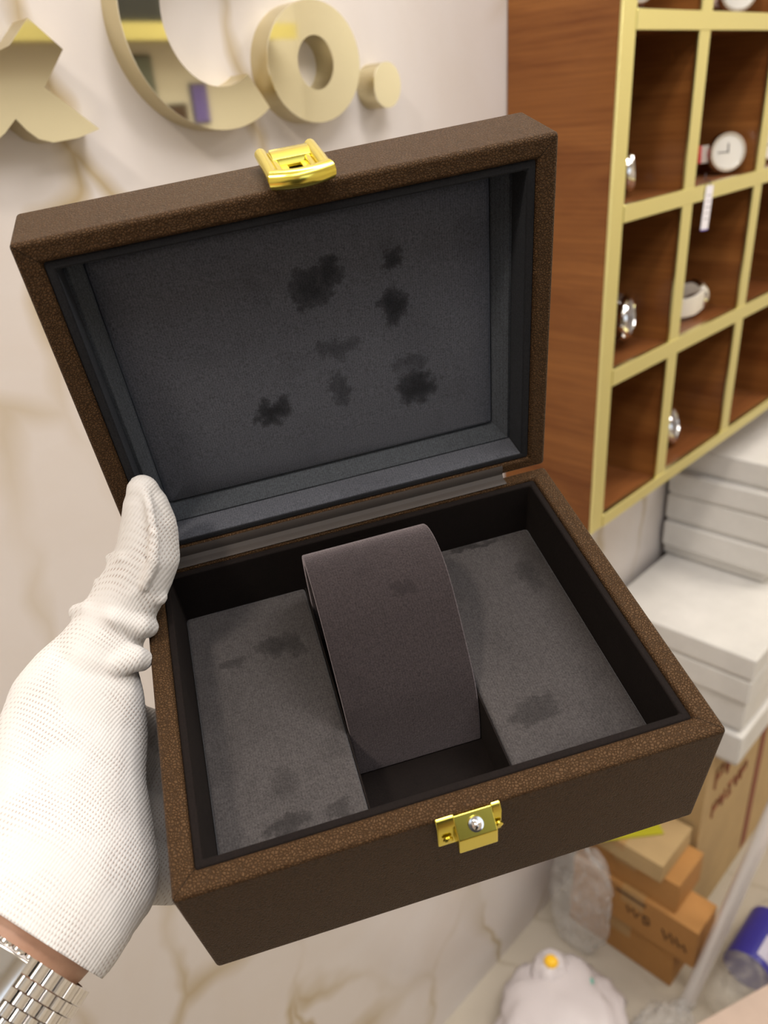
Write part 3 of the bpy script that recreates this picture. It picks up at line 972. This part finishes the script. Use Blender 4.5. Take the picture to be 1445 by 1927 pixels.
arm = [(CP(-10, 1800, .2475), .0262, .74), (CP(-60, 1860, .240), .0265, .76), (CP(-200, 2040, .218), .0300, .82), (CP(-420, 2330, .19), .0350, .88)]
fing = [
    [(BL(-.026, .098, -.050), .0135), (BL(-.012, .100, -.0690), .0108), (BL(.016, .102, -.0705), .0098), (BL(.042, .103, -.0702), .0092), (BL(.064, .1035, -.0694), .0080)],
    [(BL(-.028, .079, -.052), .0135), (BL(-.012, .080, -.0705), .0110), (BL(.020, .081, -.0710), .0100), (BL(.050, .082, -.0705), .0094), (BL(.075, .082, -.0696), .0082)],
    [(BL(-.029, .059, -.052), .0130), (BL(-.012, .059, -.0700), .0106), (BL(.017, .060, -.0705), .0097), (BL(.046, .060, -.0700), .0091), (BL(.069, .060, -.0692), .0079)],
    [(BL(-.030, .040, -.050), .0120), (BL(-.014, .040, -.0685), .0095), (BL(.010, .040, -.0690), .0087), (BL(.032, .040, -.0685), .0081), (BL(.050, .040, -.0680), .0071)],
]
bridge = [[(CP(148, 1360, .294), .018), (BL(-.026, .098, -.050), .0145)], [(CP(140, 1400, .290), .018), (BL(-.028, .079, -.052), .0145)],
          [(CP(132, 1470, .283), .018), (BL(-.029, .059, -.052), .0140)], [(CP(128, 1560, .275), .018), (BL(-.030, .040, -.050), .0130)]]
# folds of the loose glove: soft ridges running across the thumb base
def ridge(pts, r):
    return [(CP(x, y, d), r * (1.0 if 0 < i < len(pts) - 1 else .8)) for i, (x, y, d) in enumerate(pts)]


folds = [ridge([(146, 1153, .305), (170, 1149, .2975), (215, 1163, .2925), (262, 1178, .2962), (281, 1181, .303)], .0037),
         ridge([(190, 1100, .305), (210, 1097, .2975), (250, 1115, .2945), (300, 1125, .301)], .0030),
         ridge([(150, 1190, .303), (190, 1205, .2915), (235, 1232, .294), (256, 1232, .301)], .0036),
         ridge([(170, 1262, .2915), (215, 1250, .2910), (250, 1238, .2935), (266, 1242, .298)], .0045),
         ridge([(268, 908, .2930), (282, 955, .2895), (291, 1010, .2893), (288, 1060, .2900), (272, 1105, .2915)], .0015),
         ridge([(208, 1050, .3045), (235, 1052, .2945), (285, 1066, .2935)], .0026)]


_b = bmesh.new(); bmesh.ops.create_icosphere(_b, subdivisions=3, radius=1.0)
ICO_V = [v.co.copy() for v in _b.verts]; ICO_F = [tuple(v.index for v in f.verts) for f in _b.faces]; _b.free()


def add_ball(b, c, rx, ry=None, rz=None, frame=None):
    ry = rx if ry is None else ry; rz = rx if rz is None else rz
    k = len(b.v)
    if frame is None:
        b.v += [(v.x * rx + c.x, v.y * ry + c.y, v.z * rz + c.z) for v in ICO_V]
    else:
        b.v += [tuple(frame @ Vector((v.x * rx, v.y * ry, v.z * rz)) + c) for v in ICO_V]
    b.f += [(p + k, q + k, r + k) for p, q, r in ICO_F]


FWD = Vector((.67, .74, 0)).normalized(); LFT = Vector((-.74, .67, 0)).normalized()
BC = Vector((-.235, -.285, 0))  # unseen body behind the camera, added to keep front light off the box


def bp(l, f, z):
    return BC + LFT * l + FWD * f + Vector((0, 0, z))


ELB, SHO = Vector((-.225, .085, 1.262)), bp(.185, 0, 1.415)
torso_ch = [[(bp(0, 0, .93), .125), (bp(0, .01, 1.05), .115), (bp(0, .01, 1.20), .125), (bp(0, 0, 1.33), .125), (bp(0, -.01, 1.42), .085)],
            [(bp(.085, 0, .95), .105), (bp(.06, .01, 1.08), .11), (bp(.075, .01, 1.25), .115), (bp(.10, 0, 1.36), .095), (bp(.165, 0, 1.415), .065)],
            [(bp(-.085, 0, .95), .105), (bp(-.06, .01, 1.08), .11), (bp(-.075, .01, 1.25), .115), (bp(-.10, 0, 1.36), .095), (bp(-.165, 0, 1.415), .065)]]
sleeve_ch = [[(SHO, .064), (SHO.lerp(ELB, .5), .052), (ELB, .045)], [(bp(-.185, 0, 1.415), .064), (bp(-.215, -.02, 1.25), .052), (bp(-.225, -.01, 1.12), .044)]]
leg_ch = [[(bp(s_ * .09, 0, .92), .105), (bp(s_ * .095, .01, .50), .062), (bp(s_ * .10, -.02, .34), .060), (bp(s_ * .10, -.02, .10), .042)] for s_ in (-1, 1)]
foot_ch = [[(bp(s_ * .10, -.04, .055), .045), (bp(s_ * .105, .06, .045), .042), (bp(s_ * .11, .14, .035), .034)] for s_ in (-1, 1)]
neck_ch = [[(bp(0, -.01, 1.40), .066), (bp(0, .01, 1.52), .056)]]
head_ch = [[(bp(0, .015, 1.56), .060), (bp(0, .005, 1.62), .080), (bp(0, -.005, 1.67), .083)], [(bp(0, .045, 1.525), .040), (bp(0, .055, 1.57), .050)],
           [(bp(0, .085, 1.615), .012), (bp(0, .102, 1.590), .013)], [(bp(.078, -.005, 1.60), .012), (bp(.083, -.012, 1.63), .014)], [(bp(-.078, -.005, 1.60), .012), (bp(-.083, -.012, 1.63), .014)]]
rhand = bp(-.225, .03, .86)
rarm_ch = [[(bp(-.225, -.01, 1.12), .040), (bp(-.23, .015, .94), .029), (rhand, .026), (bp(-.222, .04, .80), .028)]] + \
    [[(bp(-.222, .015 + .018 * q, .79), .011), (bp(-.212, .018 + .019 * q, .75 - (.006 if q in (1, 2) else 0)), .0095), (bp(-.195, .018 + .019 * q, .715 - (.008 if q in (1, 2) else 0)), .008)] for q in range(4)] + \
    [[(bp(-.215, .06, .84), .013), (bp(-.205, .085, .80), .011), (bp(-.200, .088, .77), .009)]]
larm_ch = [[(SHO, .055), (SHO.lerp(ELB, .5), .045), (ELB, .040), (CP(-420, 2330, .19), .036)]]


def chains_mesh(name, chs, off, voxel, it, mat, step=.02, clip=None):
    bm = MB()
    for ch in chs:
        for a, b in zip(ch[:-1], ch[1:]):
            n = max(1, int((b[0] - a[0]).length / step))
            for i in range(n + 1):
                t = i / n
                add_ball(bm, a[0].lerp(b[0], t), a[1] * (1 - t) + b[1] * t + off)
    me = bpy.data.meshes.new('tmp'); me.from_pydata(bm.v, [], bm.f); me.transform(HF.inverted())
    o = bpy.data.objects.new('tmp', me); COL.objects.link(o)
    r = o.modifiers.new('remesh', 'REMESH'); r.mode = 'VOXEL'; r.voxel_size = voxel; r.use_smooth_shade = True
    s = o.modifiers.new('smooth', 'SMOOTH'); s.factor = 0.5; s.iterations = it
    out = eval_mesh(o)
    bpy.data.objects.remove(o)
    out.name = name
    out.materials.clear(); out.materials.append(mat)
    for p in out.polygons: p.use_smooth = True
    ob = bpy.data.objects.new(name, out); COL.objects.link(ob)
    ob.parent = person
    return ob


def hand_mesh(off, with_arm, voxel, smooth_it, with_folds):
    bm = MB()
    R3 = HF.to_3x3()

    def chain(ch, step=.0035):
        for a, b in zip(ch[:-1], ch[1:]):
            n = max(1, int((b[0] - a[0]).length / step))
            for i in range(n + 1):
                t = i / n
                r = a[1] * (1 - t) + b[1] * t + off
                fl = 1.0
                if len(a) > 2: fl = a[2] * (1 - t) + b[2] * t
                if fl < 1: add_ball(bm, a[0].lerp(b[0], t), r, r * .75, r * fl, R3)
                else: add_ball(bm, a[0].lerp(b[0], t), r)
    chain(thumb); chain(palm)
    for f in fing: chain(f)
    for f in bridge: chain(f)
    if with_arm:
        chain(arm, .006)
        for c in torso_ch + leg_ch + foot_ch + neck_ch + head_ch + rarm_ch + larm_ch + [[(bp(-.185, 0, 1.415), .055), (bp(-.215, -.02, 1.25), .045), (bp(-.225, -.01, 1.12), .040)]]:
            chain(c, .012)
    if with_folds:
        for f in folds: chain(f, .0012)
    me = bpy.data.meshes.new('tmp'); me.from_pydata(bm.v, [], bm.f); me.transform(HF.inverted())
    o = bpy.data.objects.new('tmp', me); COL.objects.link(o)
    r = o.modifiers.new('remesh', 'REMESH'); r.mode = 'VOXEL'; r.voxel_size = voxel; r.use_smooth_shade = True
    s = o.modifiers.new('smooth', 'SMOOTH'); s.factor = 0.5; s.iterations = smooth_it
    out = eval_mesh(o)
    bpy.data.objects.remove(o)
    return out


me = hand_mesh(-.0016, True, .0045, 2, False)
me.name = 'person'; me.materials.clear(); me.materials.append(SKIN)
for p in me.polygons: p.use_smooth = True
person = bpy.data.objects.new('person', me); COL.objects.link(person)
person.matrix_world = HF
tag(person, 'person in dark clothes whose white-gloved left hand holds up the watch box', 'person')

me = hand_mesh(0.0, False, .00125, 4, True)
me.name = 'glove'; me.materials.clear(); me.materials.append(KNIT)
bm = bmesh.new(); bm.from_mesh(me)
inv = HF.inverted()
cut = inv @ CP(85, 1771, .2535)
res = bmesh.ops.bisect_plane(bm, geom=bm.verts[:] + bm.edges[:] + bm.faces[:], plane_co=cut, plane_no=Vector((.03, -1, -.31 * zs)), clear_outer=True)
for v in bm.verts:       # loose cuff flares slightly, with shallow wrinkles
    t = max(0, 1 - (v.co.y - cut.y) / .03)
    if t > 0:
        v.co.x *= 1 + .07 * t; v.co.z *= 1 + .07 * t
    if v.co.y < .12:
        nn = mnoise.noise(Vector((v.co.x * 28, v.co.y * 75 + v.co.x * 25, v.co.z * 28)))
        v.co += v.normal * nn * .0011
bm.to_mesh(me); bm.free()
for p in me.polygons: p.use_smooth = True
glove = bpy.data.objects.new('glove', me); COL.objects.link(glove)
glove.parent = person; glove.matrix_parent_inverse = Matrix.Identity(4)
sol = glove.modifiers.new('solidify', 'SOLIDIFY'); sol.thickness = .0007; sol.offset = 1
glove['label'] = 'white cotton knit glove'
chains_mesh('dark_shirt', torso_ch + sleeve_ch, .009, .008, 3, BLACK)
chains_mesh('dark_trousers', leg_ch + [[(bp(-.06, 0, .95), .115), (bp(.06, 0, .95), .115)]], .014, .009, 3, TROUS)
for f_ in foot_ch:
    chains_mesh('shoe', [f_], .008, .007, 3, BLACK)
chains_mesh('hair', [[(bp(0, -.035, 1.64), .078), (bp(0, -.03, 1.69), .076), (bp(0, .01, 1.715), .062)]], .006, .006, 3, HAIR)
for s_ in (-1, 1):
    eye = bp(s_ * .032, .078, 1.632)
    MB().lathe([(.0005, -.011), (.008, -.008), (.011, 0), (.008, .008), (.0005, .011)], 16, HF.inverted() @ Matrix.Translation(eye)).build('eye', EYE, person)
chains_mesh('lips', [[(bp(-.02, .082, 1.548), .005), (bp(0, .092, 1.549), .0065), (bp(.02, .082, 1.548), .005)]], 0, .002, 2, LIP, .005)
# ------------------------------------------------------------------ steel watch on the wrist
WC = CP(-27, 1822, .2440)
WF = Matrix.Identity(4)
for i in range(3):
    WF[i][0] = UV[i]; WF[i][1] = Yh[i]; WF[i][2] = Zh[i]; WF[i][3] = WC[i]
WF = WF @ Matrix.Rotation(math.radians(16 * zs), 4, 'X')
wr = empty('wristwatch', None, 'polished steel bracelet watch worn on the wrist below the glove', 'watch', mat=WF)
RU, RW = .0290, .0222
ang = [2 * math.pi * k / 720 for k in range(721)]
P = [Vector((RU * math.cos(a), 0, RW * math.sin(a))) for a in ang]
cum = [0]
for a, b in zip(P[:-1], P[1:]): cum.append(cum[-1] + (b - a).length)
TOT = cum[-1]
NL = 36
pitch = TOT / NL


def ring_frame(s):
    s = s % TOT
    lo = 0
    while cum[lo + 1] < s: lo += 1
    t = (s - cum[lo]) / (cum[lo + 1] - cum[lo])
    p = P[lo].lerp(P[lo + 1], t); tan = (P[lo + 1] - P[lo]).normalized()
    nrm = Vector((tan.z, 0, -tan.x))
    if nrm.dot(p) < 0: nrm = -nrm
    m = Matrix.Identity(4)
    y = Vector((0, 1, 0))
    for i in range(3):
        m[i][0] = tan[i]; m[i][1] = y[i]; m[i][2] = nrm[i]; m[i][3] = p[i]
    return m


def link(b, s, y0, y1, ln, h):
    m = ring_frame(s)
    sec = []
    for k in range(9):
        a = math.pi * k / 8
        sec.append((ln / 2 * math.cos(a), h * (math.sin(a) ** .45)))
    sec = sec + [(-ln / 2, -.0008), (ln / 2, -.0008)]
    b.rings([[m @ Vector((x, y0, z)) for x, z in sec], [m @ Vector((x, y0 + (y1 - y0) * .04, z * 1.0)) for x, z in sec], [m @ Vector((x, y1, z)) for x, z in sec]])


rows = [(-.0100, -.0056, 0), (-.0053, -.0020, .5), (-.0017, .0017, 0), (.0020, .0053, .5), (.0056, .0100, 0)]
clasp_s0, clasp_s1 = TOT * .25 + (.010), TOT * .25 + .034
bb = MB()
s_dial = TOT * .75
front_mid = TOT * .25 if zs > 0 else TOT * .75
back_mid = TOT * .75 if zs > 0 else TOT * .25
for (y0, y1, ph) in rows:
    for k in range(NL):
        s = (k + ph) * pitch
        db = abs((s - back_mid + TOT / 2) % TOT - TOT / 2)
        if db < .019: continue
        link(bb, s, y0, y1, pitch * .965, .0020)
bb.build('bracelet', STEEL, wr)
# folding clasp plate lies over the links toward the thumb side of the wrist
sgn = 1
cl = MB()
NCL = 10
c0, c1 = front_mid - .0085, front_mid + .0150
rg_ = []
for k in range(NCL + 1):
    m = ring_frame(c0 + (c1 - c0) * k / NCL)
    rg_.append([m @ Vector((0, -.0096, .0012)), m @ Vector((0, -.0085, .0036)), m @ Vector((0, .0085, .0036)), m @ Vector((0, .0096, .0012))])
cl.rings(rg_)
cl.build('clasp', STEEL, wr, bevel=.0005)
m = ring_frame(back_mid)
MB().lathe([(.0150, -.001), (.0185, .001), (.0185, .006), (.0170, .0085), (.0150, .0090)], 40, m).build('case', STEEL, wr)
MB().lathe([(.0148, .0085), (.0148, .0092)], 40, m).build('dial', DIALW, wr)
MB().lathe([(.003, .0180), (.003, .0215)], 16, m @ Matrix.Translation((0, 0, .004)) @ Matrix.Rotation(math.radians(90), 4, 'Y')).build('crown', STEEL, wr)

# ------------------------------------------------------------------ unseen things added across the shop for the gold letters to mirror
sh = empty('added_shelf', (2.05, -2.4, 1.87), 'dark shelf board with gold edge, added across the shop for the gold letters to mirror', 'shelf')
MB().box((-.85, 0, 0), (.85, .22, .03)).build('board', WOODX, sh)
MB().box((-.85, .22, -.015), (.85, .228, .05)).build('gold_edge', GOLDF, sh)
for x_, w_, h_, mt_, lb_ in ((-.62, .10, .26, CARD1, 'added brown box at the outer end of the far shelf'), (.02, .13, .34, BLACK, 'added tall dark box in the middle of the far shelf'), (.30, .09, .20, WHITEC, 'added small white box beside the tall dark one on the far shelf')):
    tag(MB().box((-w_, -.08, 0), (w_, .08, h_)).build('added_box', mt_, bevel=.004), lb_, 'box').location = (2.05 + x_, -2.29, 1.9002)


def framed(name, label, loc, w_, h_, mt_, axis):
    e = empty(name, loc, label, 'picture')
    a = (lambda u, d, z: (u, d, z)) if axis == 'x' else (lambda u, d, z: (-d, u, z))
    f = lambda p, q: (tuple(min(i, j) for i, j in zip(p, q)), tuple(max(i, j) for i, j in zip(p, q)))
    MB().box(*f(a(-w_, 0, 0), a(w_, .015, 2 * h_))).build('frame_board', BLACK, e, bevel=.002)
    MB().box(*f(a(-w_ * .92, .015, h_ * .08), a(w_ * .92, .017, h_ * 1.92))).build('picture_sheet', mt_, e)


framed('added_picture', 'added grey green framed picture on the far front wall', (2.12, -2.399, 1.58), .09, .12, GREYG, 'x')
framed('added_picture', 'added purple framed picture on the far front wall', (2.44, -2.399, 1.53), .045, .085, PURPLE, 'x')
framed('added_picture', 'added small black framed picture between the green and the purple one', (2.31, -2.399, 1.44), .05, .09, BROWND, 'x')
framed('added_picture', 'added brown framed picture low on the far front wall', (2.18, -2.399, 1.26), .10, .14, CARD1, 'x')
framed('added_picture', 'added dark framed picture near the far corner of the right wall', (3.099, -2.15, 1.02), .16, .20, BROWND, 'y')
